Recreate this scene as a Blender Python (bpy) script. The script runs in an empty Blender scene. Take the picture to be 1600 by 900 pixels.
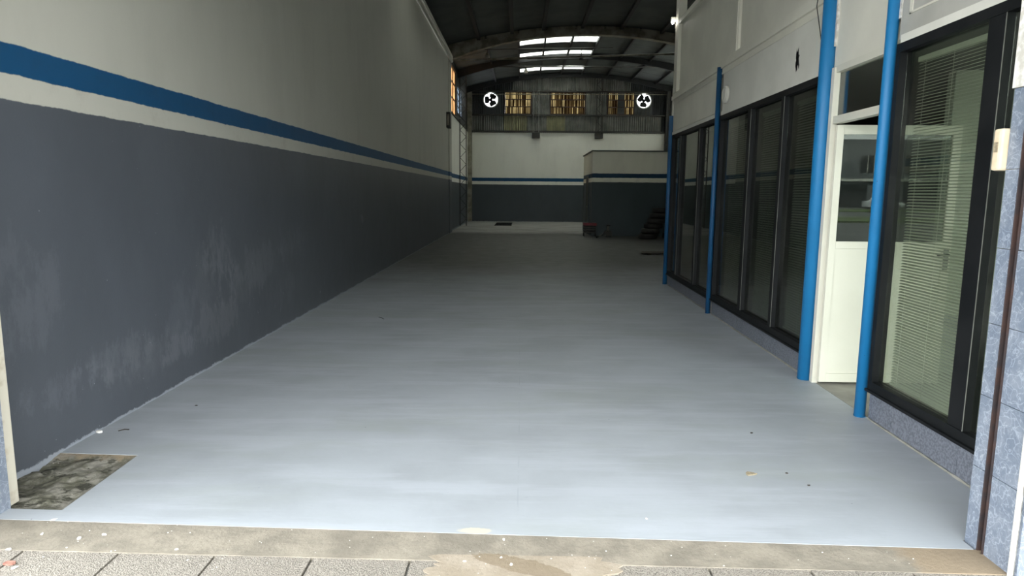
import bpy, bmesh, math, random
from mathutils import Vector, Matrix, noise
random.seed(7)
C = bpy.context.scene.collection
scn = bpy.context.scene

# ---------------------------------------------------------------- camera
cam_d = bpy.data.cameras.new('camera'); cam = bpy.data.objects.new('camera', cam_d); C.objects.link(cam)
cam_d.sensor_fit = 'HORIZONTAL'; cam_d.sensor_width = 36; cam_d.lens = 1042 / 1600 * 36
cam_d.clip_start = .05; cam_d.clip_end = 500
RY = Vector((14.5, 149, -1042)).normalized()
RX = Vector((1, -.0085, 0)); RX = (RX - RX.dot(RY) * RY).normalized()
RZ = RX.cross(RY)
cam.matrix_world = Matrix.Translation((0, 0, 1.5)) @ Matrix((RX, RY, RZ)).to_4x4()
scn.camera = cam

# ---------------------------------------------------------------- sky and exposure
w = bpy.data.worlds.new('sky'); scn.world = w; w.use_nodes = True
wt = w.node_tree; wt.nodes.clear()
wo = wt.nodes.new('ShaderNodeOutputWorld'); bg = wt.nodes.new('ShaderNodeBackground')
tc = wt.nodes.new('ShaderNodeTexCoord'); sx = wt.nodes.new('ShaderNodeSeparateXYZ')
rm = wt.nodes.new('ShaderNodeValToRGB')
rm.color_ramp.elements[0].position = 0; rm.color_ramp.elements[0].color = (.68, .70, .705, 1)
rm.color_ramp.elements[1].position = 1; rm.color_ramp.elements[1].color = (1.28, 1.32, 1.35, 1)
wt.links.new(tc.outputs['Generated'], sx.inputs[0]); wt.links.new(sx.outputs['Z'], rm.inputs[0])
wt.links.new(rm.outputs[0], bg.inputs[0]); wt.links.new(bg.outputs[0], wo.inputs[0])
bg.inputs[1].default_value = 3.0
scn.view_settings.view_transform = 'Standard'; scn.view_settings.look = 'None'
scn.view_settings.gamma = 1; scn.view_settings.use_curve_mapping = False
scn.view_settings.exposure = 1.98

# ---------------------------------------------------------------- material helpers
class NT:
    def __init__(s, name):
        s.m = bpy.data.materials.new(name); s.m.use_nodes = True; s.t = s.m.node_tree
        s.b = s.t.nodes['Principled BSDF']; s.out = s.t.nodes['Material Output']
        s.pos = s.n('ShaderNodeNewGeometry').outputs['Position']; s._xyz = None
    def n(s, typ, **kw):
        o = s.t.nodes.new(typ)
        for k, v in kw.items(): setattr(o, k, v)
        return o
    def put(s, sock, v):
        if isinstance(v, bpy.types.NodeSocket): s.t.links.new(v, sock)
        elif isinstance(v, (tuple, list)) and sock.type == 'RGBA': sock.default_value = (*v[:3], 1)
        else: sock.default_value = v
    def xyz(s):
        if not s._xyz:
            o = s.n('ShaderNodeSeparateXYZ'); s.put(o.inputs[0], s.pos); s._xyz = o.outputs
        return s._xyz
    def math(s, op, a, b=0.0, c=0.0, clamp=False):
        o = s.n('ShaderNodeMath', operation=op, use_clamp=clamp)
        s.put(o.inputs[0], a); s.put(o.inputs[1], b); s.put(o.inputs[2], c); return o.outputs[0]
    def vscale(s, v):
        o = s.n('ShaderNodeMapping'); s.put(o.inputs[0], s.pos); o.inputs['Scale'].default_value = v; return o.outputs[0]
    def noise(s, scale=5, detail=4, rough=.55, vec=None, dist=0):
        o = s.n('ShaderNodeTexNoise'); s.put(o.inputs['Vector'], vec or s.pos)
        o.inputs['Scale'].default_value = scale; o.inputs['Detail'].default_value = detail
        o.inputs['Roughness'].default_value = rough; o.inputs['Distortion'].default_value = dist
        return o.outputs['Fac']
    def vor(s, scale=5, feature='F1', vec=None):
        o = s.n('ShaderNodeTexVoronoi', feature=feature); s.put(o.inputs['Vector'], vec or s.pos)
        o.inputs['Scale'].default_value = scale; return o.outputs['Distance']
    def step(s, v, lo, hi):      # smooth 0..1
        o = s.n('ShaderNodeMapRange'); o.interpolation_type = 'SMOOTHSTEP'
        s.put(o.inputs['Value'], v); o.inputs['From Min'].default_value = lo; o.inputs['From Max'].default_value = hi
        return o.outputs[0]
    def mix(s, f, a, b):
        o = s.n('ShaderNodeMix', data_type='RGBA'); s.put(o.inputs[0], f); s.put(o.inputs[6], a); s.put(o.inputs[7], b)
        return o.outputs[2]
    def bump(s, h, strength=.3, dist=.01):
        o = s.n('ShaderNodeBump'); s.put(o.inputs['Height'], h); o.inputs['Strength'].default_value = strength
        o.inputs['Distance'].default_value = dist; s.t.links.new(o.outputs[0], s.b.inputs['Normal'])
    def fin(s, col, rough=.6, metal=0, spec=.5):
        s.put(s.b.inputs['Base Color'], col); s.put(s.b.inputs['Roughness'], rough)
        s.b.inputs['Metallic'].default_value = metal; s.b.inputs['Specular IOR Level'].default_value = spec
        return s.m

def plain(name, c, c2=None, scale=3, rough=.6, bump=.15, bscale=60, metal=0, spec=.5, lo=.35, hi=.65):
    t = NT(name); c2 = c2 or tuple(x * .8 for x in c)
    t.bump(t.noise(bscale, 3), bump, .004)
    return t.fin(t.mix(t.step(t.noise(scale, 5), lo, hi), c, c2), rough, metal, spec)

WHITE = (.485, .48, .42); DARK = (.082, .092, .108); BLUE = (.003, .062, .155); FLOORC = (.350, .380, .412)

def band_paint(name, z1, z2, z3, patches=(), dirt=.5, base=True, soft_edge=None, white=WHITE, dark=DARK, blue=BLUE):
    t = NT(name); X, Y, Z = t.xyz()
    zz = t.math('ADD', Z, t.math('MULTIPLY', t.math('SUBTRACT', t.noise(6, 6, .7), .5), .03))
    grime = t.step(t.noise(1.3, 6, .65, t.vscale((1, 1, .35))), .42, .75)
    dk = t.mix(t.math('MULTIPLY', t.step(t.noise(1.1, 5, .6, t.vscale((1, 1, .5))), .4, .65), .7), dark, tuple(x * .85 for x in dark))
    # repainted and salt-bloomed patches
    for (py, pz, ry, rz, amt, c) in patches:
        dy = t.math('DIVIDE', t.math('SUBTRACT', Y, py), ry); dz = t.math('DIVIDE', t.math('SUBTRACT', Z, pz), rz)
        r = t.math('ADD', t.math('MULTIPLY', dy, dy), t.math('MULTIPLY', dz, dz))
        r = t.math('ADD', r, t.math('MULTIPLY', t.math('SUBTRACT', t.noise(5.5, 9, .75, t.vscale((1, 1, .5))), .5), 9.0))
        dk = t.mix(t.math('MULTIPLY', t.step(r, 1.25, .0), amt * .62), dk, c)
    if patches:
        f = t.step(t.noise(7, 8, .75, t.vscale((1, 1, .6))), .60, .70)
        f = t.math('MULTIPLY', f, t.step(t.math('ADD', Z, t.noise(1.2)), 1.15, .7))
        f = t.math('MULTIPLY', f, t.step(t.noise(.9, 2), .46, .58))
        dk = t.mix(t.math('MULTIPLY', f, .7), dk, (.24, .26, .29))
        fl = t.step(t.vor(9), .045, .02)
        dk = t.mix(t.math('MULTIPLY', fl, .6), dk, (.35, .37, .4))
    wh = t.mix(t.math('MULTIPLY', grime, .35), white, tuple(x * .72 for x in white))
    wh2 = t.mix(t.math('MULTIPLY', t.step(t.noise(3, 6, .7), .5, .75), dirt), white, (.34, .32, .27))
    bl = t.mix(t.math('MULTIPLY', t.step(t.noise(4, 6, .7), .5, .8), .5), blue, tuple(x * .6 + .01 for x in blue))
    c = t.mix(t.step(zz, z1 - .004, z1 + .004), dk, wh2)
    c = t.mix(t.step(zz, z2 - .004, z2 + .004), c, bl)
    c = t.mix(t.step(zz, z3 - .004, z3 + .004), c, wh)
    if base:
        e = t.step(t.math('SUBTRACT', Z, t.math('MULTIPLY', t.step(t.noise(4, 10, .85), .35, .75), .035)), .008, .0)
        c = t.mix(t.math('MULTIPLY', e, .8), c, (.33, .36, .40))
    t.bump(t.math('ADD', t.math('MULTIPLY', t.noise(1.6, 3), 2.0), t.math('MULTIPLY', t.noise(70, 3), .12)), .25, .02)
    return t.fin(c, t.mix(t.step(Z, z1 - .01, z1), (.45,) * 3, (.6,) * 3), 0, .4)

def glass(name, tint=(.5, .54, .5), rough=.0, refl=1.0, dirt=.04):
    t = NT(name); t.t.nodes.remove(t.b)
    tr = t.n('ShaderNodeBsdfTransparent'); tr.inputs[0].default_value = (*tint, 1)
    gl = t.n('ShaderNodeBsdfGlossy'); gl.inputs['Roughness'].default_value = rough; gl.inputs[0].default_value = (refl, refl, refl, 1)
    fr = t.n('ShaderNodeFresnel'); 
    t.put(fr.inputs[0], t.math('ADD', t.math('MULTIPLY', t.n('ShaderNodeNewGeometry').outputs['Backfacing'], 1 / 1.5 - 1.5), 1.5))
    mx = t.n('ShaderNodeMixShader'); t.put(mx.inputs[0], fr.outputs[0]); t.put(mx.inputs[1], tr.outputs[0]); t.put(mx.inputs[2], gl.outputs[0])
    df = t.n('ShaderNodeBsdfDiffuse'); df.inputs[0].default_value = (.5, .5, .45, 1)
    m2 = t.n('ShaderNodeMixShader'); t.put(m2.inputs[0], t.math('MULTIPLY', t.step(t.noise(2, 5), .3, .8), dirt))
    t.put(m2.inputs[1], mx.outputs[0]); t.put(m2.inputs[2], df.outputs[0]); t.put(t.out.inputs[0], m2.outputs[0])
    return t.m

def sheet_light(name, col, trans=.3, stripe=0):     # translucent plastic / fibreglass
    t = NT(name); t.t.nodes.remove(t.b)
    c = t.mix(t.step(t.noise(3, 5), .3, .8), col, tuple(x * .6 for x in col))
    a = t.n('ShaderNodeBsdfTranslucent'); t.put(a.inputs[0], c)
    b = t.n('ShaderNodeBsdfTransparent'); t.put(b.inputs[0], c)
    d = t.n('ShaderNodeBsdfDiffuse'); t.put(d.inputs[0], c)
    m1 = t.n('ShaderNodeMixShader'); m1.inputs[0].default_value = trans; t.put(m1.inputs[1], a.outputs[0]); t.put(m1.inputs[2], b.outputs[0])
    m2 = t.n('ShaderNodeMixShader'); m2.inputs[0].default_value = .25; t.put(m2.inputs[1], m1.outputs[0]); t.put(m2.inputs[2], d.outputs[0])
    t.put(t.out.inputs[0], m2.outputs[0]); return t.m

def emit(name, c, s):
    t = NT(name); t.b.inputs['Emission Color'].default_value = (*c, 1); t.b.inputs['Emission Strength'].default_value = s
    return t.fin(c)

# ---- the materials
PATCH = [(3.1, .95, .62, .36, .8, (.115, .125, .143)), (5.55, .75, .45, .28, .5, (.12, .13, .145)), (6.3, .62, .45, .2, .35, (.14, .15, .165)),
         (4.6, .32, .55, .14, .45, (.13, .14, .155)), (7.3, .42, .5, .2, .35, (.14, .155, .17)), (5.0, .28, .3, .1, .4, (.2, .21, .24)),
         (3.75, .35, .35, .12, .4, (.17, .18, .21)), (11, 1.05, .12, .08, .5, (.25, .26, .27)), (5.75, .9, .28, .3, .45, (.2, .215, .235)), (6.6, .75, .7, .22, .4, (.18, .195, .215)), (5.6, .40, .45, .18, .4, (.2, .21, .23)), (4.2, .40, .5, .14, .35, (.2, .215, .235)), (7.6, .9, .5, .2, .4, (.16, .175, .19)), (5.1, .55, .25, .3, .35, (.14, .155, .18))]
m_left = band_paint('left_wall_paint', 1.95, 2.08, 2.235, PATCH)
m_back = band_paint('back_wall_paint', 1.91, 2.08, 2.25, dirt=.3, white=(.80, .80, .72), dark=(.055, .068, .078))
m_room = band_paint('rear_room_paint', 1.89, 2.04, 2.19, dirt=.3, base=False, white=(.90, .88, .74), dark=(.05, .07, .075), blue=(.01, .05, .10))

t = NT('blue_grey_floor_paint'); X, Y, Z = t.xyz()
c = t.mix(t.step(t.noise(1.2, 5, .6), .35, .7), FLOORC, (.30, .325, .35))
c = t.mix(t.math('MULTIPLY', t.step(t.noise(2.2, 6, .65, t.vscale((.35, 2.2, 1))), .45, .66), .75), c, (.385, .415, .455))
c = t.mix(t.math('MULTIPLY', t.step(t.noise(1.1, 6, .65, t.vscale((.5, 1.5, 1)), .5), .50, .68), .55), c, (.30, .33, .325))
c = t.mix(t.math('MULTIPLY', t.step(t.noise(26, 3, .6, t.vscale((.6, 1.6, 1))), .70, .74), .4), c, (.24, .27, .31))
sp = t.math('MULTIPLY', t.step(t.vor(5.5), .028, .012), t.step(t.noise(9, 1), .5, .55))
c = t.mix(t.math('MULTIPLY', sp, .8), c, (.08, .08, .08))
sp = t.math('MULTIPLY', t.step(t.vor(4.3), .025, .012), t.step(t.noise(7, 1), .5, .55))
c = t.mix(t.math('MULTIPLY', sp, .6), c, (.65, .68, .68))
ln = t.math('ABSOLUTE', t.math('ADD', X, t.math('MULTIPLY', t.math('SUBTRACT', t.noise(2), .5), .02)))
c = t.mix(t.math('MULTIPLY', t.math('MULTIPLY', t.step(ln, .006, .002), t.step(t.noise(3), .45, .6)), .4), c, (.26, .29, .32))
c = t.mix(t.math('MULTIPLY', t.step(t.math('ADD', Y, t.math('MULTIPLY', t.noise(.5, 6, .65), 4)), 10.5, 17), .93), c, (.075, .075, .066))   # darker and browner towards the rear
# bare yellowish cement where the paint has worn at the edge
dx = t.math('DIVIDE', t.math('ADD', X, .19), .09); dy = t.math('DIVIDE', t.math('SUBTRACT', Y, 2.80), .03)
r = t.math('ADD', t.math('ADD', t.math('MULTIPLY', dx, dx), t.math('MULTIPLY', dy, dy)), t.math('MULTIPLY', t.noise(30, 3), 1.2))
c = t.mix(t.math('MULTIPLY', t.step(r, 1.6, 1.0), .7), c, (.58, .52, .38))
c = t.mix(t.step(t.math('ADD', Y, t.math('MULTIPLY', t.noise(1.5, 4), .8)), 24.8, 25.2), c, (.20, .20, .185))
t.bump(t.math('ADD', t.math('MULTIPLY', t.noise(2.5, 4), 1.5), t.math('MULTIPLY', t.noise(40, 4, .6, t.vscale((.5, 1.5, 1))), .25)), .22, .01)
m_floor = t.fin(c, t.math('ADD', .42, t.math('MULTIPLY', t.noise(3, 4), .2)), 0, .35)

t = NT('bare_rear_concrete')
c = t.mix(t.step(t.noise(.9, 6, .65), .4, .65), (.30, .30, .28), (.22, .22, .20))
m_rearfloor = t.fin(c, .7)

t = NT('broken_mottled_concrete')
c = t.mix(t.step(t.noise(9, 8, .7), .4, .62), (.10, .098, .07), (.25, .24, .205))
c = t.mix(t.step(t.noise(6, 7, .75, t.vscale((1, 2, 1))), .54, .58), c, (.04, .04, .028))  # dark crevice-like blotches mixed in by noise
c = t.mix(t.math('MULTIPLY', t.step(t.math('ADD', t.xyz()[1], t.math('MULTIPLY', t.noise(14, 6), .25)), 3.66, 3.74), .7), c, (.27, .21, .14))
c = t.mix(t.math('MULTIPLY', t.step(t.vor(22), .11, .08), t.step(t.noise(6), .5, .6)), c, (.6, .57, .5))
t.bump(t.noise(60, 6, .7), .7, .01); m_patch = t.fin(c, .85)

def cement(name, a, b, stain=False):
    t = NT(name); X, Y, Z = t.xyz()
    c = t.mix(t.step(t.noise(5, 8, .65), .35, .65), a, b)
    c = t.mix(t.math('MULTIPLY', t.step(t.noise(60, 4), .55, .7), .4), c, tuple(x * .62 for x in a))
    c = t.mix(t.step(t.vor(22), .07, .04), c, (.72, .7, .64))
    if stain:
        dx = t.math('DIVIDE', t.math('SUBTRACT', X, .02), .23)
        dy = t.math('DIVIDE', t.math('ADD', t.math('SUBTRACT', Y, 2.53), t.math('MULTIPLY', X, .35)), .07)
        r = t.math('ADD', t.math('ADD', t.math('MULTIPLY', dx, dx), t.math('MULTIPLY', dy, dy)), t.math('MULTIPLY', t.noise(9, 6, .7), 1.6))
        c = t.mix(t.math('MULTIPLY', t.step(r, 1.5, 1.4), .8), c, (.19, .15, .10))
        c = t.mix(t.step(t.math('ADD', X, t.math('MULTIPLY', t.noise(8), .3)), 1.72, 1.85), c, (.24, .19, .13))
    t.bump(t.math('ADD', t.noise(50, 6, .7), t.noise(8, 4)), .5, .008)
    return t.fin(c, .85)
m_thresh = cement('threshold_cement', (.27, .243, .195), (.18, .162, .13), True)
m_mortar = cement('mortar_patch', (.33, .285, .225), (.26, .22, .165), True)
m_conc = plain('grey_concrete', (.34, .33, .30), (.22, .22, .19), 4, .8, .4)

t = NT('exposed_aggregate_paver')
c = t.mix(t.step(t.vor(170), .25, .55), (.085, .076, .064), (.27, .25, .215))
c = t.mix(t.step(t.noise(120, 2), .5, .62), c, (.225, .205, .175)); c = t.mix(t.math('MULTIPLY', t.step(t.noise(3, 4), .4, .7), .3), c, (.19, .17, .145))
t.bump(t.vor(170), .6, .006); m_paver = t.fin(c, .85)

t = NT('blue_marbled_tile')
v = t.vor(13, 'DISTANCE_TO_EDGE', t.n('ShaderNodeVectorMath', operation='ADD').outputs[0])
va = v.node.inputs['Vector'].links[0].from_node
nt = t.n('ShaderNodeTexNoise'); nt.inputs['Scale'].default_value = 9; t.put(nt.inputs['Vector'], t.pos)
sc = t.n('ShaderNodeVectorMath', operation='SCALE'); t.put(sc.inputs[0], nt.outputs['Color']); sc.inputs['Scale'].default_value = .35
t.put(va.inputs[0], t.pos); t.put(va.inputs[1], sc.outputs[0])
c = t.mix(t.step(t.noise(9, 6, .7), .35, .65), (.135, .165, .215), (.20, .23, .28))
c = t.mix(t.math('MULTIPLY', t.step(t.noise(30, 6, .75, None, 2.5), .52, .68), .75), c, (.37, .40, .45))
c = t.mix(t.math('MULTIPLY', t.step(v, .05, .0), .35), c, (.5, .55, .64))
m_tile = t.fin(c, .35)
m_tilekick = plain('grey_violet_tile', (.105, .115, .14), (.18, .195, .23), 70, .45, .05, lo=.4, hi=.6)
m_grout = plain('grout', (.42, .42, .40), (.2, .2, .18), 20, .9)

t = NT('blue_gloss_post'); X, Y, Z = t.xyz()
c = t.mix(t.math('MULTIPLY', t.step(t.noise(3, 5), .4, .8), .5), (.010, .18, .42), (.008, .13, .31))
c = t.mix(t.step(t.noise(40, 4), .72, .76), c, (.03, .03, .04)); m_blue = t.fin(c, .5)
m_blueshaded = plain('shaded_blue_post', (.009, .085, .20), (.008, .06, .15), 3, .55)  # shaded copy of the post blue: shade of the far posts put into the colour
m_panelwhite = plain('grey_white_panel', (.78, .76, .66), (.70, .68, .59), 1.5, .55, .06)
m_panelgrey = plain('cool_grey_panel', (.74, .73, .66), (.68, .67, .6), 2.0, .55, .06)
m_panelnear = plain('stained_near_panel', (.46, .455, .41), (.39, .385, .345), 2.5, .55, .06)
m_plaster = plain('rough_white_paint', (.72, .71, .67), (.5, .48, .43), 30, .7, .5)
m_black = plain('black_anodised', (.006, .007, .008), (.012, .013, .014), 3, .55, .05, spec=.2)
m_cream = plain('cream_door_paint', (.70, .685, .59), (.66, .645, .55), 2, .4, .04)
m_dark = plain('dark_steel', (.03, .032, .03), (.05, .045, .035), 8, .6)
m_rust = plain('rusty_steel', (.055, .03, .025), (.03, .024, .026), 12, .75, .4)
m_polecream = plain('peeling_cream_pole', (.56, .53, .44), (.36, .30, .21), 7, .65, .3, lo=.5, hi=.7)
m_roof = plain('dark_roof_lining', (.11, .12, .115), (.08, .09, .09), 1.5, .7)
m_purlin = plain('purlin_steel', (.012, .015, .017), (.02, .02, .02), 3, .6)
m_arch = plain('stained_concrete_arch', (.36, .34, .27), (.18, .165, .12), 3, .8, .4)
m_corr = plain('dull_galvanised_sheet', (.22, .225, .20), (.13, .135, .12), 1.4, .6, .1)
m_corry = plain('yellowed_sheet', (.30, .29, .17), (.20, .20, .12), 2.2, .6, .1)
m_corrd = plain('dark_sheet', (.05, .055, .055), (.03, .035, .035), 1.5, .6, .1)
m_glass = glass('dark_window_glass', (.76, .79, .74))
m_glassclear = glass('clear_window_glass', (.72, .76, .72))
m_glassdark = glass('deep_window_glass', (.52, .56, .52))
m_doorglass = glass('door_glass', (.75, .78, .75), refl=1)
m_sky = sheet_light('skylight_sheet', (.90, .91, .86), .6)
m_amber = sheet_light('amber_glass', (.62, .44, .28), .2)
m_frost = sheet_light('frosted_glass', (.70, .78, .86), .5)
m_lath = [sheet_light('reed_%s' % k, c, .12) for k, c in zip(('tan', 'straw', 'brown'), ((.14, .11, .065), (.38, .33, .22), (.045, .03, .02)))]
m_rubber = plain('tyre_rubber', (.012, .012, .012), (.03, .028, .024), 6, .7, .3)
m_red = plain('red_enamel', (.22, .006, .012), (.16, .004, .01), 5, .4)
m_wood = plain('dirty_board', (.06, .05, .03), (.03, .025, .017), 6, .8, .3)
m_chip = plain('white_chip', (.78, .77, .72), (.68, .66, .6), 30, .7)
m_slat = plain('blind_slat', (.52, .54, .46), (.46, .48, .41), 3, .4, .02)
m_cord = plain('blind_cord', (.6, .6, .52), None, 3, .6)
m_beige = plain('beige_plastic', (.70, .60, .44), (.62, .50, .34), 8, .4, .05)
m_offwall = band_paint('office_wall_paint', .5, .5, .5, dirt=.1, base=False, white=(.50, .52, .44), dark=(.24, .26, .25))
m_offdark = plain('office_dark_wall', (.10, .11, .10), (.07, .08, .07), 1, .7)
m_offfloor = plain('office_cement_floor', (.33, .32, .285), (.25, .24, .21), 4, .6)
m_asph = plain('asphalt', (.06, .06, .062), (.09, .09, .09), 2, .9, .4)
m_grass = plain('grass_green', (.09, .13, .03), (.05, .08, .02), 2, .95, .6)
m_far = plain('far_render', (.20, .21, .22), (.15, .16, .17), .5, .8)
m_fard = plain('far_window_dark', (.02, .025, .03), None, 1, .3)
m_car = plain('white_car_paint', (.7, .72, .74), (.65, .67, .7), 1, .3, 0)
m_bark = plain('bark', (.05, .04, .03), None, 5, .9)
m_leaf = plain('dry_leaf', (.36, .31, .21), (.22, .18, .12), 60, .7)
m_brick = plain('red_brick_crumb', (.22, .09, .065), (.3, .17, .13), 30, .9)
m_lamp = emit('lamp_glow', (1, .97, .9), 5)

# ---------------------------------------------------------------- mesh helpers
ident = lambda p: p
def OT(p):                       # the office wall runs 0.7 degrees off the left wall: p = (depth into office, Y, Z)
    s = p[1] - 3.3
    return (2.35 + p[0] + s * .0125, p[1] - p[0] * .0125, p[2])
class MB:
    def __init__(s, xf=ident): s.v = []; s.f = []; s.xf = xf; s.smooth = False
    def add(s, vs, fs):
        k = len(s.v); s.v += [s.xf(tuple(p)) for p in vs]; s.f += [tuple(i + k for i in q) for q in fs]; return s
    def box(s, a, b):
        (x0, y0, z0), (x1, y1, z1) = a, b
        return s.add([(x0, y0, z0), (x1, y0, z0), (x1, y1, z0), (x0, y1, z0), (x0, y0, z1), (x1, y0, z1), (x1, y1, z1), (x0, y1, z1)],
                     [(0, 3, 2, 1), (4, 5, 6, 7), (0, 1, 5, 4), (1, 2, 6, 5), (2, 3, 7, 6), (3, 0, 4, 7)])
    def prism(s, poly, z0, z1):  # poly CCW
        n = len(poly)
        return s.add([(x, y, z0) for x, y in poly] + [(x, y, z1) for x, y in poly],
                     [tuple(range(n - 1, -1, -1)), tuple(range(n, 2 * n))] + [(i, (i + 1) % n, n + (i + 1) % n, n + i) for i in range(n)])
    def bar(s, a, b, w=.02, h=None):
        a = Vector(a); b = Vector(b); d = (b - a).normalized(); h = h or w
        u = d.cross(Vector((0, 0, 1)) if abs(d.z) < .9 else Vector((0, 1, 0))).normalized(); v = d.cross(u)
        vs = [p + u * sx * w / 2 + v * sy * h / 2 for p in (a, b) for sx, sy in ((-1, -1), (1, -1), (1, 1), (-1, 1))]
        return s.add(vs, [(3, 2, 1, 0), (4, 5, 6, 7), (0, 1, 5, 4), (1, 2, 6, 5), (2, 3, 7, 6), (3, 0, 4, 7)])
    def tube(s, pts, r, n=10):
        s.smooth = True
        pts = [Vector(p) for p in pts]; vs = []; m = len(pts)
        rr = r if isinstance(r, (list, tuple)) else [r] * m
        for i, p in enumerate(pts):
            d = (pts[min(i + 1, m - 1)] - pts[max(i - 1, 0)]).normalized()
            u = d.cross(Vector((0, 0, 1)) if abs(d.z) < .9 else Vector((0, 1, 0))).normalized(); v = d.cross(u)
            vs += [p + (u * math.cos(a) + v * math.sin(a)) * rr[i] for a in (2 * math.pi * k / n for k in range(n))]
        fs = [(i * n + k, i * n + (k + 1) % n, (i + 1) * n + (k + 1) % n, (i + 1) * n + k) for i in range(m - 1) for k in range(n)]
        fs += [tuple(range(n - 1, -1, -1)), tuple(range((m - 1) * n, m * n))]
        return s.add(vs, fs)
    def torus(s, c, R, r, ax=2, N=24, n=8, sq=1.0):
        s.smooth = True; vs = []
        for i in range(N):
            A = 2 * math.pi * i / N
            for k in range(n):
                B = 2 * math.pi * k / n; q = R + r * math.cos(B); h = r * sq * math.sin(B)
                p = [q * math.cos(A), q * math.sin(A), h]
                if ax == 1: p = [p[0], p[2], p[1]]
                if ax == 0: p = [p[2], p[0], p[1]]
                vs.append((c[0] + p[0], c[1] + p[1], c[2] + p[2]))
        return s.add(vs, [(i * n + k, ((i + 1) % N) * n + k, ((i + 1) % N) * n + (k + 1) % n, i * n + (k + 1) % n) for i in range(N) for k in range(n)])
    def build(s, name, m, parent=None, bevel=0):
        me = bpy.data.meshes.new(name); me.from_pydata(s.v, [], s.f); me.validate()
        b = bmesh.new(); b.from_mesh(me); bmesh.ops.recalc_face_normals(b, faces=b.faces)
        if bevel: bmesh.ops.bevel(b, geom=list(b.edges), offset=bevel, segments=2, affect='EDGES', profile=.6)
        b.to_mesh(me); b.free()
        if s.smooth:
            for p in me.polygons: p.use_smooth = len(p.vertices) == 4
        me.materials.append(m); o = bpy.data.objects.new(name, me); C.objects.link(o)
        if parent: o.parent = parent; o.matrix_parent_inverse = parent.matrix_world.inverted() if False else Matrix.Translation(-Vector(parent.location))
        return o
def empty(name, loc=(0, 0, 0)):
    o = bpy.data.objects.new(name, None); C.objects.link(o); o.location = loc; o.empty_display_size = .1; return o
def tag(o, label, cat, group=None, kind=None):
    o['label'] = label; o['category'] = cat
    if group: o['group'] = group
    if kind: o['kind'] = kind
    return o
def thing(name, loc, label, cat, group=None): return tag(empty(name, loc), label, cat, group)
def struct(o, label, cat): return tag(o, label, cat, None, 'structure')
def B(name, m, a, b, parent=None, xf=ident, bevel=0): return MB(xf).box(a, b).build(name, m, parent, bevel)

# ================================================================ SETTING
# ---- floor: painted slab with a cut-out where the old concrete shows
PT = [(-2.632, 3.62), (-2.17, 3.60), (-2.15, 2.935), (-2.632, 2.95)]      # patch corners
fl = MB(); e0 = (-2.63, 2.85); e1 = (2.0, 2.705)
def fp(p, z=0): return (p[0], p[1], z)
ed = lambda x: (x, 2.85 - (x + 2.63) * .0313)
quads = [[(-2.63, 3.62), (7.8, 3.60), (7.8, 25.3), (-2.63, 25.3)],
         [(-2.16, 2.94), (1.96, 2.94), (1.96, 3.60), (-2.17, 3.60)],
         [ed(-2.632), ed(1.96), (1.96, 2.94), (-2.15, 2.935), (-2.632, 2.95)]]
# right edge follows the office plinth
quads[0] = [(-2.632, 3.62), (-2.17, 3.60), (2.37, 3.60), (2.46, 11.25), (7.8, 11.25), (7.8, 25.3), (-2.63, 25.3)]
quads[1] = [(-2.15, 2.935), (1.96, 2.94), (2.40, 2.94), (2.37, 3.60), (-2.17, 3.60)]
quads.append([(1.96, 2.78), (2.4, 2.78), (2.4, 2.94), (1.96, 2.94)])
for q in quads: fl.add([(a, b, 0) for a, b in q], [tuple(range(len(q)))])
fl.add([(-2.41, ed(-2.41)[1], 0), (1.96, ed(1.96)[1], 0), (1.96, ed(1.96)[1], -.1), (-2.41, ed(-2.41)[1], -.1)], [(0, 1, 2, 3)])
pk = PT + [PT[0]]
for a, b in zip(pk, pk[1:]): fl.add([(a[0], a[1], 0), (b[0], b[1], 0), (b[0], b[1], -.05), (a[0], a[1], -.05)], [(0, 1, 2, 3)])
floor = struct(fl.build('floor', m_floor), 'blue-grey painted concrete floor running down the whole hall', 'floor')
B('floor_slab', m_conc, (-2.9, 2.70, -.25), (7.9, 35.2, -.101), floor)
MB().prism([(-2.7, 25.3), (7.8, 25.3), (7.8, 35), (-2.7, 35)], -.10, .004).build('rear_floor_slab', m_rearfloor, floor)
# office cement floor
MB().prism([(2.37, 3.2), (7.8, 3.2), (7.8, 11.2), (2.46, 11.2)], -.10, -.001).build('office_floor_slab', m_offfloor, floor)
# rough patch, a displaced grid
pm = MB(); n = 44; vs = []
for i in range(n + 1):
    for j in range(n + 1):
        u, v = i / n, j / n
        a = Vector(PT[3]).lerp(Vector(PT[2]), u); b_ = Vector(PT[0]).lerp(Vector(PT[1]), u); p = a.lerp(b_, v)
        if v == 0: p.y -= .012
        h = noise.noise(Vector((p.x * 7, p.y * 7, 0))) * .016 + noise.noise(Vector((p.x * 24, p.y * 24, 3))) * .011
        vs.append((p.x - (.03 if u == 0 else 0), p.y, min(-.018 + h, -.003) * min(1, .1 + (1 - v) * 9, .15 + (1 - u) * 9) - .001))
pm.add(vs, [(i * (n + 1) + j, (i + 1) * (n + 1) + j, (i + 1) * (n + 1) + j + 1, i * (n + 1) + j + 1) for i in range(n) for j in range(n)])
pm.build('broken_concrete_patch', m_patch, floor)

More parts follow.
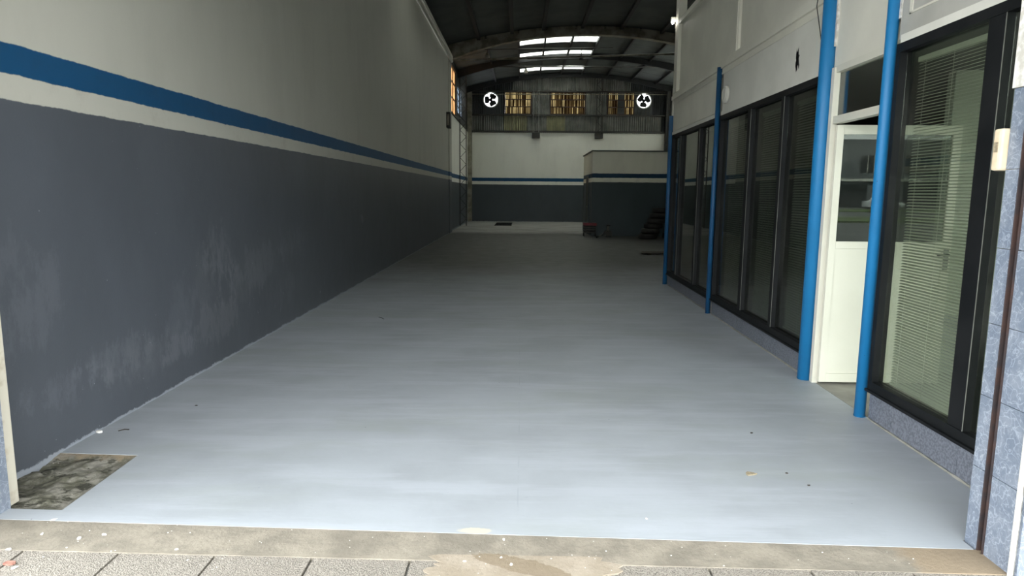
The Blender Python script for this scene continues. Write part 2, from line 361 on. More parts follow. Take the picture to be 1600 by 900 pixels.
# ---- threshold and sidewalk
th = MB().prism([(-4, 2.62), (2.9, 2.50), (2.9, 2.675), (1.96, 2.703), (-2.63, 2.853), (-4, 2.89)], -.10, -.0015)
thr = struct(th.build('trim_1', m_thresh), 'worn beige cement threshold strip between pavers and painted floor', 'threshold')
sw = struct(B('sidewalk', m_grout, (-6, -2.4, -.16), (8, 2.62, -.022)), 'sidewalk of exposed aggregate pavers in front of the hall', 'sidewalk')
proto = None
for r in range(5):
    for k in range(22):
        x0 = -4.105 + .407 * k; y1 = 2.6 - (x0 + 1.64) * .018 - .41 * r; y0 = y1 - .40
        sl = -.018 * .4
        mb = MB().prism([(x0 + .004, y0), (x0 + .400, y0 + sl), (x0 + .400, y1 + sl), (x0 + .004, y1)], -.03, random.uniform(-.0065, -.0035))
        mb.build('paver', m_paver, sw)
# mortar patch smeared over pavers
mp = []
for k in range(60):
    a = 2 * math.pi * k / 60
    rr = 1 + .6 * noise.noise(Vector((math.cos(a) * 1.8, math.sin(a) * 1.8, 5))) + .15 * noise.noise(Vector((math.cos(a) * 7, math.sin(a) * 7, 2)))
    mp.append((-.02 + .40 * rr * math.cos(a), 2.50 + .17 * rr * math.sin(a)))
mp = [(x, min(y, 2.60)) for x, y in mp]
MB().prism(mp, -.012, -.0006).build('mortar_patch', m_mortar, sw)

# ---- street behind the camera (seen only in the glass)
struct(B('road', m_asph, (-60, -30, -.3), (110, -2.4, -.12)), 'asphalt road in front of the building', 'road')
struct(B('road', m_asph, (-60, -90, -.3), (110, -38, -.12)), 'far carriageway beyond the grass median', 'road')
g = B('grass_median', m_grass, (-60, -38, -.3), (110, -30, -.02)); tag(g, 'green grass median between the carriageways across the street', 'grass', kind='stuff')
g = B('grass_verge', m_grass, (-60, -66, -.12), (110, -56, -.04)); tag(g, 'strip of grass verge in front of the far building', 'grass', kind='stuff')
fb = thing('street_building', (50, -82, 0), 'grey building across the street reflected in the door glass', 'building')
B('facade_wall', m_far, (-70, -84, -.1), (110, -82, 9), fb)
B('cornice', m_panelgrey, (-70, -82, 3.4), (110, -81.6, 3.75), fb)
for k in range(10):
    o = B('window', m_fard, (22 + 6 * k, -82, 4.6), (25.4 + 6 * k, -81.9, 6.9), fb)
    for q in range(1, 4): B('window_bar', m_panelgrey, (22 + 6 * k + .85 * q - .05, -81.9, 4.6), (22 + 6 * k + .85 * q + .05, -81.84, 6.9), o)
for k in range(6): B('garage_door', m_fard, (22 + 10 * k, -82, 0), (27 + 10 * k, -81.9, 3.0), fb)
car = thing('car', (43, -70, -.12), 'white saloon car parked across the street, reflected in the glass', 'car')
prof = [(-2.1, .3), (2.1, .3), (2.15, .75), (1.3, .95), (.7, 1.4), (-.9, 1.42), (-1.6, 1.0), (-2.1, .9)]
mb = MB(); nn = len(prof)
mb.add([(43 + x, -70.8, z - .12) for x, z in prof] + [(43 + x, -69.2, z - .12) for x, z in prof],
       [tuple(range(nn)), tuple(range(2 * nn - 1, nn - 1, -1))] + [(i, nn + i, nn + (i + 1) % nn, (i + 1) % nn) for i in range(nn)])
mb.build('body', m_car, car)
for x in (41.65, 44.35):
    for y in (-70.75, -69.25): MB().torus((x, y, .2), .22, .1, 1, 16, 6).build('wheel', m_rubber, car)
B('window', m_fard, (42.2, -69.21, .86), (43.7, -69.18, 1.2), car)
tr = thing('bare_tree', (50, -48, 0), 'bare branching tree across the street, reflected in the window', 'tree')
tb = MB(); tb.tube([(50, -48, -.1), (50.1, -48, 2.5), (50, -48, 4)], [.2, .15, .12], 8); tb.build('trunk', m_bark, tr)
br = MB()
def branch(p, d, L, r, k):
    q = p + d * L; br.tube([p, q], [r, r * .6], 4)
    if k:
        for _ in range(3):
            branch(q, (d + Vector([random.uniform(-.8, .8) for _ in range(3)])).normalized(), L * .75, r * .6, k - 1)
for a in range(4): branch(Vector((50, -48, 3.4 + .15 * a)), Vector((math.cos(a * 1.6) * .8, math.sin(a * 1.6) * .8, .9)).normalized(), 1.4, .08, 4)
o = br.build('branches', m_bark, tr); o['kind'] = 'stuff'

# ---- left wall
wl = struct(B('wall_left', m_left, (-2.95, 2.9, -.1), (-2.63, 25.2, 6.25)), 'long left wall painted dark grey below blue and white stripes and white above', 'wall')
B('wall_cap', m_panelgrey, (-2.95, 2.9, 6.25), (-2.52, 25.0, 6.36), wl)
MB().tube([(-2.56, 4, 6.17), (-2.56, 24.9, 6.17)], .06, 10).build('conduit', m_panelgrey, wl)
B('upper_wall', m_roof, (-2.95, 2.9, 6.36), (-2.8, 25.2, 7.0), wl)
B('column', m_panelgrey, (-2.63, 24.4, 0.0), (-2.60, 25.2, 6.25), wl).data.materials[0] = m_left
cx = thing('junction_box', (-2.6, 23.9, 3.72), 'small dark box fixed high at the far end of the left wall', 'box')
B('casing', m_dark, (-2.629, 23.7, 3.72), (-2.50, 24.1, 4.25), cx, bevel=.01)
B('cover', m_arch, (-2.60, 23.69, 3.80), (-2.53, 23.70, 4.17), cx)

# rear part of the left side
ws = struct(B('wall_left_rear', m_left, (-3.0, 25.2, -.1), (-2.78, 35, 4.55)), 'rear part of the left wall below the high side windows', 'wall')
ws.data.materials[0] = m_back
B('sill_beam', m_dark, (-3.0, 25.2, 4.55), (-2.74, 35, 4.62), ws)
def wside(y0, y1, z0=4.62, z1=6.95): B('dark_sheet', m_corrd, (-2.95, y0, z0), (-2.83, y1, z1), ws)
wside(25.2, 27.2); wside(29.3, 29.9); wside(32.2, 35); wside(27.2, 32.2, 6.5); wside(29.9, 32.2, 4.62, 4.9); wside(29.9, 32.2, 6.05, 6.5)
def pane_window(name, x, y0, y1, z0, z1, ny, nz, mg, mf, lab, w_=.04):
    o = empty(name, (x, (y0 + y1) / 2, z0)); struct(o, lab, 'window')
    dy = (y1 - y0) / ny; dz = (z1 - z0) / nz
    for i in range(ny):
        for k in range(nz): B('pane', mg if isinstance(mg, bpy.types.Material) else random.choice(mg), (x - .01, y0 + dy * i + .001, z0 + dz * k + .001), (x, y0 + dy * (i + 1) - .001, z0 + dz * (k + 1) - .001), o)
    for i in range(ny + 1): B('frame_bar', mf, (x, y0 + dy * i - w_ / 2, z0), (x + .04, y0 + dy * i + w_ / 2, z1), o)
    for k in range(nz + 1): B('frame_bar', mf, (x + .041, y0, z0 + dz * k - w_ / 2), (x + .075, y1, z0 + dz * k + w_ / 2), o)
    return o
pane_window('window_1', -2.88, 27.2, 29.3, 4.64, 6.5, 2, 3, [m_amber], m_dark, 'high side window of amber panes above the rear left wall')
pane_window('window_2', -2.88, 29.9, 32.2, 4.92, 6.05, 4, 4, m_frost, m_dark, 'high side window of small bluish panes nearest the rear corner')

# ---- back wall
YB = 35.0
zr = lambda x: 7.5 - .026 * (x - 2.45) ** 2
wb = struct(B('wall_back', m_back, (-2.9, YB, -.1), (7.9, YB + .25, 4.55)), 'back wall of the hall, white over blue and white stripes and dark grey', 'wall')
def corr(x0, x1, z0, z1, m, top=None, pitch=.105):
    mb = MB(); n = max(2, int(round((x1 - x0) / pitch * 4))); vs = []
    for i in range(n + 1):
        x = x0 + (x1 - x0) * i / n; y = YB + .02 + .03 * math.cos(math.pi / 2 * i)
        vs += [(x, y, z0), (x, y, top(x) if top else z1)]
    mb.add(vs, [(2 * i, 2 * i + 2, 2 * i + 3, 2 * i + 1) for i in range(n)])
    mb.add([(x0, YB + .07, z0), (x1, YB + .07, z0), (x1, YB + .07, top(x1) if top else z1), (x0, YB + .07, top(x0) if top else z1)], [(0, 1, 2, 3)])
    return mb.build('corrugated_sheet', m, wb)
xs = [-2.8, -2.0, -1.3, -.95, -.2, .25, .95, 1.25, 2.2, 3.1, 3.9, 4.7, 5.5, 6.3, 7.1, 7.8]
cm = [m_corr, m_corr, m_corr, m_corry, m_corry, m_corr, m_corr, m_corry, m_corr, m_corr, m_corr, m_corr, m_corr, m_corr, m_corrd]
for i in range(15): corr(xs[i], xs[i + 1], 4.53, 5.44, cm[i])
for i in range(0, 14): corr(-2.8 + i * .757, -2.8 + (i + 1) * .757, 6.62, 0, m_corr if 2 < i < 11 else m_corrd, top=lambda x: zr(x) + .03)
for a, b in ((-2.8, -2.01), (.46, 1.44), (3.20, 4.34)): corr(a, b, 5.40, 6.64, m_corr if a > 0 else m_corrd)
corr(6.60, 7.8, 5.40, 6.64, m_corrd); corr(-1.20, -.90, 5.40, 6.64, m_corrd)
B('corner_infill', m_corrd, (-3.0, 34.98, 4.5), (-2.79, 35.3, 7.2), wb); B('corner_infill', m_corrd, (7.79, 34.98, 4.5), (8.0, 35.3, 7.2), wb)
for z, h in ((4.60, .08), (5.42, .07), (6.60, .06)): B('wall_beam', m_dark, (-2.8, YB - .10, z - h / 2), (7.8, YB, z + h / 2), wb)
MB().tube([(-2.8, YB - .2, 6.42), (7.8, YB - .2, 6.46)], .02, 6).build('conduit', m_arch, wb)
B('corner_column', m_arch, (-2.78, YB - .25, 0), (-2.56, YB - .001, 6.9), wb); B('corner_column', m_dark, (7.3, YB - .25, 0), (7.55, YB - .001, 6.9), wb)

def fan_panel(cx_, x0, x1, z0, z1, lab, rot):
    th_ = thing('extractor_fan', (cx_, YB, z0), lab, 'fan', 'extractor fans in the back wall')
    cz = 6.17; R = .36; N = 48; inner = []; outer = []
    for k in range(N):
        a = 2 * math.pi * k / N; c_, s_ = math.cos(a), math.sin(a); inner.append((cx_ + R * c_, YB + .02, cz + R * s_))
        tt = min(((x1 - cx_) / c_ if c_ > 1e-6 else (x0 - cx_) / c_ if c_ < -1e-6 else 9), ((z1 - cz) / s_ if s_ > 1e-6 else (z0 - cz) / s_ if s_ < -1e-6 else 9))
        outer.append((cx_ + tt * c_, YB + .02, cz + tt * s_))
    cors = [(x0, z0), (x1, z0), (x1, z1), (x0, z1)]
    for (qx, qz) in cors:       # snap nearest outer vertex to the corner so the panel stays rectangular
        k = min(range(N), key=lambda i: (outer[i][0] - qx) ** 2 + (outer[i][2] - qz) ** 2); outer[k] = (qx, YB + .02, qz)
    MB().add(inner + outer, [(k, (k + 1) % N, N + (k + 1) % N, N + k) for k in range(N)]).build('mounting_plate', m_corrd, th_)
    MB().torus((cx_, YB - .02, cz), R + .015, .03, 1, 40, 8).build('ring', m_panelgrey, th_)
    mb = MB(); mb.smooth = True; N2 = 16
    MB().tube([(cx_, YB - .05, cz), (cx_, YB + .06, cz)], .085, 14).build('hub', m_black, th_)
    for q in range(3):
        a0 = rot + q * 2 * math.pi / 3; vs = []
        for i in range(7):
            r = .06 + (R - .075) * i / 6; wdt = .12 + .20 * math.sin(min(1, i / 4.5) * math.pi / 2)
            if i == 6: wdt *= .75
            for sgn in (-1, 1):
                al = a0 + sgn * wdt / max(r, .16) * .62
                for d in (0, .006): vs.append((cx_ + r * math.cos(al), YB + sgn * .03 + d, cz + r * math.sin(al)))
        fs = []
        for i in range(6):
            b_ = i * 4; fs += [(b_, b_ + 2, b_ + 6, b_ + 4), (b_ + 1, b_ + 5, b_ + 7, b_ + 3), (b_, b_ + 4, b_ + 5, b_ + 1), (b_ + 2, b_ + 3, b_ + 7, b_ + 6)]
        fs += [(0, 1, 3, 2), (24, 26, 27, 25)]
        MB().add(vs, fs).build('blade', m_black, th_)
    for k in range(9): B('louvre_slat', m_frost, (cx_ - .38, YB + .12, cz - .36 + k * .085), (cx_ + .38, YB + .16, cz - .36 + k * .085 + .012), th_)
    for k in range(4): B('bracket_rib', m_dark, (cx_ - .3 + k * .2, YB - .02, z0 + .02), (cx_ - .27 + k * .2, YB + .018, cz - R - .05 + .0), th_)
fan_panel(-1.6, -2.05, -1.15, 5.46, 6.58, 'left round extractor fan in the back wall, nearer the left wall', math.pi)
fan_panel(6.18, 5.72, 6.65, 5.46, 6.58, 'right round extractor fan in the back wall, nearer the office', math.pi * .8)

def reed_window(idx, x0, x1, z0, z1, lab, dark=None):
    o = empty('window_%d' % idx, ((x0 + x1) / 2, YB, z0)); struct(o, lab, 'window')
    for a, b in (((x0, z0), (x0 + .05, z1)), ((x1 - .05, z0), (x1, z1))): B('frame_post', m_rust, (a[0], YB - .03, a[1]), (b[0], YB + .05, b[1]), o)
    for k in range(4):
        z = z0 + (z1 - z0 - .04) * k / 3; B('frame_rail', m_rust, (x0 + .051, YB - .02, z), (x1 - .051, YB + .03, z + .04), o)
    n = int((x1 - x0 - .1) / .024)
    for i in range(n):
        xa = x0 + .05 + i * (x1 - x0 - .1) / n
        if dark and dark[0] < xa < dark[1]: m = m_corrd
        else: m = random.choices(m_lath, (4, 2, 4))[0]
        for k in range(3):
            mm = m if random.random() < .75 else random.choice(m_lath)
            if m is m_corrd: mm = m
            za = z0 + (z1 - z0) * k / 3 + random.uniform(0, .002); zb = z0 + (z1 - z0) * (k + 1) / 3 + .003
            B('lath', mm, (xa + .001, YB + .035 + .006 * (i % 2), za), (xa + (x1 - x0 - .1) / n + .004, YB + .039 + .006 * (i % 2), zb), o)
reed_window(3, -.92, .48, 5.46, 6.58, 'left of the three brown lath-filled windows high in the back wall')
reed_window(4, 1.42, 3.22, 5.46, 6.58, 'middle of the three brown lath-filled windows high in the back wall')
reed_window(5, 4.32, 5.72, 5.46, 6.58, 'right of the three brown lath-filled windows, with a dark strip down its middle', (4.85, 5.2))

# lattice columns
def lattice(name, x0, x1, y, z0, z1, lab, m, foot=True, pitch=.3, grp=None):
    o = thing(name, ((x0 + x1) / 2, y, z0), lab, 'column', grp)
    for x in (x0, x1): MB().box((x - .018, y - .018, z0), (x + .018, y + .018, z1)).build('rail', m, o)
    z = z0 + .02; k = 0
    while z + pitch < z1:
        a, b = (x0, x1) if k % 2 == 0 else (x1, x0)
        MB().bar((a, y + .02, z), (b, y + .02, z + pitch), .018).build('brace', m, o); z += pitch; k += 1
    if foot: B('foot_block', m_dark, (x0 - .06, y - .16, z0 - .25), (x1 + .06, y + .14, z0), o)
    return o
lattice('lattice_column', .58, .86, YB - .15, 4.52, 7.3, 'left hanging lattice steel column on the back wall, above a dark block', m_corr)
lattice('lattice_column', 3.78, 4.06, YB - .15, 4.52, 7.3, 'right hanging lattice steel column on the back wall, above a dark block', m_dark)
lattice('lattice_column', -2.74, -2.46, 30.1, 0, 6.55, 'tall lattice steel column standing against the rear left wall', m_dark, False)

# ---- right rear + outer walls
wr = struct(B('wall_right', m_back, (7.8, 2.8, -.1), (8.0, 35, 4.55)), 'far right wall of the hall', 'wall')
B('upper_sheet', m_corrd, (7.85, 2.8, 4.55), (7.95, 26.5, 7.0), wr); B('upper_sheet', m_corrd, (7.85, 34, 4.55), (7.95, 35, 7.0), wr)
B('upper_sheet', m_corrd, (7.85, 26.5, 6.3), (7.95, 34, 7.0), wr)
for k in range(5):  # unseen clerestory, added to throw light on the back wall
    B('added_clerestory_pane', m_sky, (7.89, 26.5 + 1.5 * k, 4.551), (7.90, 27.99 + 1.5 * k, 6.3), wr)
    for y in (0, .5, 1.0): B('added_clerestory_bar', m_dark, (7.84, 26.48 + 1.5 * k + y, 4.551), (7.889, 26.53 + 1.5 * k + y, 6.3), wr)
for z in (4.98, 5.42, 5.86): B('added_clerestory_rail', m_dark, (7.80, 26.5, z), (7.839, 34, z + .04), wr)
# ---- front facade around the gate
wf = struct(B('wall_front', m_plaster, (-3.2, 2.5, 4.2), (8, 2.85, 7.8)), 'front wall above the gate opening', 'wall')
B('added_canopy', m_plaster, (-3.6, -1.9, 4.2), (8, 2.5, 4.35), wf)  # unseen overhang, added to cut the sky light at the threshold
B('left_jamb_wall', m_plaster, (-3.2, 2.50, -.1), (-2.47, 2.95, 4.2), wf)
B('office_front_wall', m_plaster, (2.44, 2.50, 2.7), (8, 2.78, 4.2), wf)
B('office_front_sill', m_plaster, (2.44, 2.50, -.1), (8, 2.78, .35), wf); B('office_front_pier', m_plaster, (7.4, 2.5, .35), (8, 2.78, 2.7), wf)
B('office_front_pier', m_plaster, (2.44, 2.5, .35), (2.7, 2.78, 2.7), wf)
B('shop_window', m_glassclear, (2.7, 2.6, .35), (7.4, 2.61, 2.7), wf)

# ---- ceiling
ce = empty('ceiling', (2.45, 14, 7.5)); struct(ce, 'arched roof of dark panels on lengthwise purlins with rows of skylights', 'ceiling')
XN = [-2.95, -1.6, -.39, .75, 2.15, 3.55, 5.0, 6.4, 7.95]; XF = [-2.95, -1.35, -.15, .87, 1.93, 2.97, 4.25, 5.5, 6.7, 7.95]
YN = [2.5, 6, 9.5, 10.9, 14.3, 15.9, 19, 20.4, 25.2]; YF = [25.2, 26.72, 27.85, 29.5, 30.8, 33.0, 33.85, 35.3]
skyp = None
def roofpanel(x0, x1, y0, y1, dz, m, name):
    mb = MB(); n = 4; vs = []
    for i in range(n + 1):
        x = x0 + (x1 - x0) * i / n; z = zr(x) + dz
        vs += [(x, y0, z), (x, y1, z), (x, y0, z + .04), (x, y1, z + .04)]
    fs = []
    for i in range(n):
        a = 4 * i; b = a + 4; fs += [(a, a + 1, b + 1, b), (a + 2, b + 2, b + 3, a + 3), (a, b, b + 2, a + 2), (a + 1, a + 3, b + 3, b + 1)]
    fs += [(0, 2, 3, 1), (4 * n, 4 * n + 1, 4 * n + 3, 4 * n + 2)]
    return mb.add(vs, fs).build(name, m, ce)
for XS, YS in ((XN, YN), (XF, YF)):
    for i in range(len(XS) - 1):
        for j in range(len(YS) - 1):
            sk = (YS is YF and 2 <= i <= 4 and j in (1, 3, 5)) or (YS is YN and ((i == 1 and j == 4) or (j == 2 and i == 3) or (j == 6 and i in (3, 4))))  # forward-bay skylights are unseen, mostly added for light; rear rows are real
            roofpanel(XS[i], XS[i + 1], YS[j], YS[j + 1], .008 * ((i + j) % 2), m_sky if sk else m_roof, 'seen_or_added_skylight' if sk else 'roof_panel')
    for x in XS[1:-1]:
        B('purlin', m_purlin, (x - (.06 if YS is YN else .035), YS[0], zr(x) - .12), (x + (.06 if YS is YN else .035), YS[-1] - .02, zr(x) - .002), ce)
def arch(y, w_, m, d0, d1, name='arch_beam'):
    mb = MB(); n = 28; vs = []
    for i in range(n + 1):
        x = -2.8 + 10.6 * i / n; f = abs(x - 2.45) / 5.3; d = d0 + (d1 - d0) * f ** 3; zt = zr(x) - .02
        vs += [(x, y, zt), (x, y + w_, zt), (x, y, zt - d), (x, y + w_, zt - d)]
    fs = []
    for i in range(n):
        a = 4 * i; b = a + 4; fs += [(a, a + 1, b + 1, b), (a + 2, b + 2, b + 3, a + 3), (a, b, b + 2, a + 2), (a + 1, a + 3, b + 3, b + 1)]
    fs += [(0, 2, 3, 1), (4 * n, 4 * n + 1, 4 * n + 3, 4 * n + 2)]
    return mb.add(vs, fs).build(name, m, ce)
arch(25.2, .3, m_arch, .30, .55); arch(30.0, .16, m_purlin, .22, .35); arch(34.7, .12, m_purlin, .20, .3); arch(14, .3, m_arch, .3, .5)
def rod(a, b, r, m, lab, name='tie_rod'):
    o = MB().tube([a, b], r, 8).build(name, m); return tag(o, lab, 'rod')
rod((-2.75, 25.35, 6.28), (7.75, 25.35, 6.62), .035, m_arch, 'long thin tie rod crossing the hall under the nearest concrete arch')
rod((-2.78, 30.1, 6.92), (7.75, 30.1, 6.95), .03, m_dark, 'dark tie rod crossing behind the skylights under the second arch')
rod((-2.75, 27.0, 6.98), (3.5, 27.0, 7.1), .015, m_dark, 'dark wire stretched below the nearest row of skylights', 'wire')
def pend(x, y, z0, z1, lab, m):
    o = thing('pendant_lamp', (x, y, z1), lab, 'lamp')
    MB().tube([(x, y, z0 + .12), (x, y, z1)], .012, 6).build('stem', m_dark, o)
    MB().tube([(x, y, z0), (x, y, z0 + .08), (x, y, z0 + .2)], [.10, .09, .03], 14).build('lamp_shade', m, o)
pend(-1.35, 26.4, 6.55, 7.12, 'small pendant lamp hanging at the left behind the concrete arch', m_arch)
pend(2.45, 29.0, 7.02, 7.47, 'dark pendant lamp hanging in front of the middle skylight row', m_black)
pend(.15, 31.8, 6.95, 7.36, 'small pale bulb holder hanging between the rear skylight rows', m_panelgrey)

# ---- rear room
rr = struct(B('room_block', m_room, (2.50, 23.8, 0.002), (7.79, 27.2, 2.95)), 'low rear room block painted with the same stripes, under the hall roof', 'room')
B('roof_slab', m_offdark, (2.46, 23.77, 2.95), (7.79, 27.25, 2.99), rr)
B('corner_strip', m_room, (2.485, 23.78, 0.002), (2.56, 23.799, 2.95), rr)
dd = empty('door_2', (2.49, 25.3, 0)); struct(dd, 'dark side door of the rear room block', 'door')
B('leaf', m_dark, (2.46, 24.9, .01), (2.498, 25.7, 2.1), dd); B('handle', m_corr, (2.43, 24.97, 1.0), (2.459, 25.09, 1.03), dd)
B('door_frame', m_room, (2.47, 24.82, .01), (2.499, 24.899, 2.16), dd)
hg = thing('floor_grate', (-.8, 31.8, 0.004), 'dark rectangular grate set in the rear concrete floor', 'grate')
B('pit_plate', m_dark, (-1.22, 30.3, .0045), (-.42, 33.4, .012), hg)
for k in range(12): B('grate_bar', m_black, (-1.2, 30.4 + k * .25, .0125), (-.44, 30.44 + k * .25, .025), hg)

# ================================================================ OFFICE (right)
YA, YE = 2.79, 11.2
of = struct(MB(OT).box((.03, YA, 3.10), (.13, YE, 4.12)).build('wall_right_office', m_panelwhite), 'office side wall of pale panels above the black windows', 'wall')
def panel(y0, y1, z0, z1, n0=0.0, m=m_panelwhite, name='wall_panel', par=of, n1=.10): return MB(OT).box((n0, y0, z0), (n1, y1, z1)).build(name, m, par)
# first-floor lintel panels, one per bay; the second has a broken hole
panel(8.52, YE, 2.50, 2.93)
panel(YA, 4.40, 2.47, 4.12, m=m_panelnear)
panel(4.46, 5.33, 2.47, 4.12, n0=.012)
hy, hz = 6.05, 2.665; N = 24; inn = []; ou = []
y0, y1, z0, z1 = 5.90, 6.20, 2.47, 2.93
panel(5.46, 5.90, 2.47, 2.93, m=m_panelgrey); panel(6.20, 8.3, 2.47, 2.93, m=m_panelgrey)
for k in range(N):
    a = 2 * math.pi * k / N; c_, s_ = math.cos(a), math.sin(a)
    r = (1 + .8 * noise.noise(Vector((c_ * 2.6, s_ * 2.6, 9))))
    inn.append((hy + .045 * r * c_ + .012 * s_, hz + .085 * r * s_))
    tt = min(((y1 - hy) / c_ if c_ > 1e-6 else (y0 - hy) / c_ if c_ < -1e-6 else 99), ((z1 - hz) / s_ if s_ > 1e-6 else (z0 - hz) / s_ if s_ < -1e-6 else 99))
    ou.append([hy + tt * c_, hz + tt * s_])
for q in ((y0, z0), (y1, z0), (y1, z1), (y0, z1)):
    k = min(range(N), key=lambda i: abs(math.atan2(math.sin(2 * math.pi * i / N - math.atan2(q[1] - hz, q[0] - hy)), math.cos(2 * math.pi * i / N - math.atan2(q[1] - hz, q[0] - hy)))))
    ou[k] = list(q)
mb = MB(OT); mb.add([(0, a, b) for a, b in inn] + [(0, a, b) for a, b in ou] + [(.003, a, b) for a, b in inn],
                    [(k, (k + 1) % N, N + (k + 1) % N, N + k) for k in range(N)] + [(k, (k + 1) % N, 2 * N + (k + 1) % N, 2 * N + k) for k in range(N)])
mb.build('wall_panel', m_panelgrey, of)
panel(y0, y1, z0, z1, .035, m_corrd, 'inner_lining')
# mouldings between the floors
for a, b in ((5.46, YE),):
    panel(a, b, 2.93, 2.955, -.006, name='moulding'); panel(a, b, 2.955, 3.00, .004, name='moulding')
    panel(a, b, 3.00, 3.06, -.022, name='moulding'); panel(a, b, 3.06, 3.10, -.008, name='moulding')
for a, b in ((8.52, YE), (5.46, 8.3), (YA, 4.36)): panel(a, b, 2.44, 2.49, -.012, m=m_panelgrey, name='moulding')
panel(YA, 4.3, 2.60, 2.612, -.006, name='moulding'); panel(4.27, 4.30, 2.60, 4.1, -.006, name='moulding')
panel(7.82, 7.92, 3.10, 4.14, .0, m=m_panelwhite, name='batten'); panel(7.84, 7.87, 3.1, 4.14, -.012, name='batten')
panel(10.9, 11.12, 3.10, 6.3, -.02, m=m_panelwhite, name='corner_post'); panel(11.12, 11.2, 2.45, 3.2, -.01, name='corner_post')
panel(YA, YE, 4.12, 4.19, -.015, m=m_panelwhite, name='top_rail')
MB(OT).box((0, YA, 4.19), (.05, YA + .1, 6.3)).build('corner_post', m_panelwhite, of)
# mezzanine slab, end wall and interior walls
B('mezzanine_slab', m_offdark, (2.56, 2.86, 2.52), (7.79, 11.15, 2.62), of)
wp = struct(B('wall_partition', m_offwall, (3.50, 5.62, 0.0), (7.79, 5.72, 2.51)), 'inner office wall, pale above and grey below, seen through the glass', 'wall')
struct(B('wall_office_end', m_offdark, (2.58, 11.06, 0.0), (7.79, 11.16, 2.51)), 'rear end wall of the office', 'wall')

# posts
def post(y, r, z1, lab, n=-.026):
    o = thing('blue_post', OT((n, y, 0)), lab, 'post', 'blue posts of the office wall')
    mb = MB(OT); mb.smooth = True
    mb.tube([(n, y, 0), (n, y, z1)], r, 20); mb.build('shaft', m_blue if y < 6 else m_blueshaded, o)
    MB(OT).box((n - r * .8, y - r * .8, 0), (n + r * .8, y + r * .8, .006)).build('base_plate', m_blue, o)
    return o
post(5.375, .056, 4.1, 'thick glossy blue post left of the white door')
post(4.445, .036, 4.1, 'slim blue post right of the white door, between door and blind window')
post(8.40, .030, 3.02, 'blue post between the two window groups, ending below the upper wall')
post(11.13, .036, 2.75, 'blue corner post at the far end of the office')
o = MB(OT).tube([(-.10, 5.30, 3.6), (-.10, 5.46, 2.95), (-.03, 5.50, 2.7), (-.015, 5.47, 2.47)], .004, 5).build('cable', m_dark); tag(o, 'thin dark cable running down beside the thick blue post', 'cable')
o = MB(OT).tube([(-.05, 11.19, 2.3), (-.05, 11.22, 3.15)], .02, 6).build('drain_pipe', m_dark); tag(o, 'short dark pipe on the far corner above the blue post', 'pipe')
# peeled plaster next to the posts
for (yy, z_0, z_1) in ((5.33, 2.62, 3.9), (4.408, 2.6, 3.6)):
    mb = MB(OT); n = 26; vs = []
    for i in range(n + 1):
        z = z_0 + (z_1 - z_0) * i / n; wv = .022 + .02 * noise.noise(Vector((z * 9, yy, 0)))
        vs += [(-.006, yy + .012, z), (-.006, yy - wv, z), (.03, yy + .012, z), (.03, yy - wv, z)]
    fs = []
    for i in range(n):
        a = 4 * i; b = a + 4; fs += [(a, a + 1, b + 1, b), (a, b, b + 2, a + 2), (a + 1, a + 3, b + 3, b + 1)]
    mb.add(vs, fs).build('peeling_plaster', m_plaster, of)

# windows
def office_window(idx, y0, y1, mull, z0, z1, lab, mg):
    o = empty('window_%d' % idx, OT((0, (y0 + y1) / 2, z0))); struct(o, lab, 'window')
    f = .055
    for a, b in ((z0, z0 + f), (z1 - f, z1)): MB(OT).box((-.015, y0, a), (.06, y1, b)).build('frame_rail', m_black, o)
    for a, b in ((y0, y0 + f * .8), (y1 - f * .8, y1)): MB(OT).box((-.015, a, z0 + f + .001), (.06, b, z1 - f - .001)).build('frame_post', m_black, o)
    MB(OT).box((-.03, y0 - .01, z0 - .018), (.05, y1 + .01, z0 - .001)).build('sill', m_black, o)
    es = [y0 + f * .8] + [v for m_ in mull for v in m_] + [y1 - f * .8]
    for a, b in mull:
        MB(OT).box((-.010, a, z0 + f + .001), (.06, b, z1 - f - .001)).build('mullion', m_black, o)
        MB(OT).box((-.013, a - .001, z0 + f + .001), (-.0105, a + .004, z1 - f - .001)).build('mullion_bead', m_corr, o)
    for i in range(0, len(es), 2):
        MB(OT).box((.03, es[i] + .001, z0 + f + .001), (.034, es[i + 1] - .001, z1 - f - .001)).build('pane', mg, o)
    return o
office_window(6, YA, 4.39, [(3.41, 3.54)], .215, 2.44, 'near office window with a venetian blind, framed in black', m_glass)
office_window(7, 5.46, 8.33, [(6.25, 6.33), (7.17, 7.28)], .20, 2.44, 'middle office window of three tall dark panes', m_glassdark)
office_window(8, 8.48, 11.06, [(9.28, 9.38), (10.42, 10.54)], .19, 2.44, 'far office window of three tall dark panes', m_glassdark)
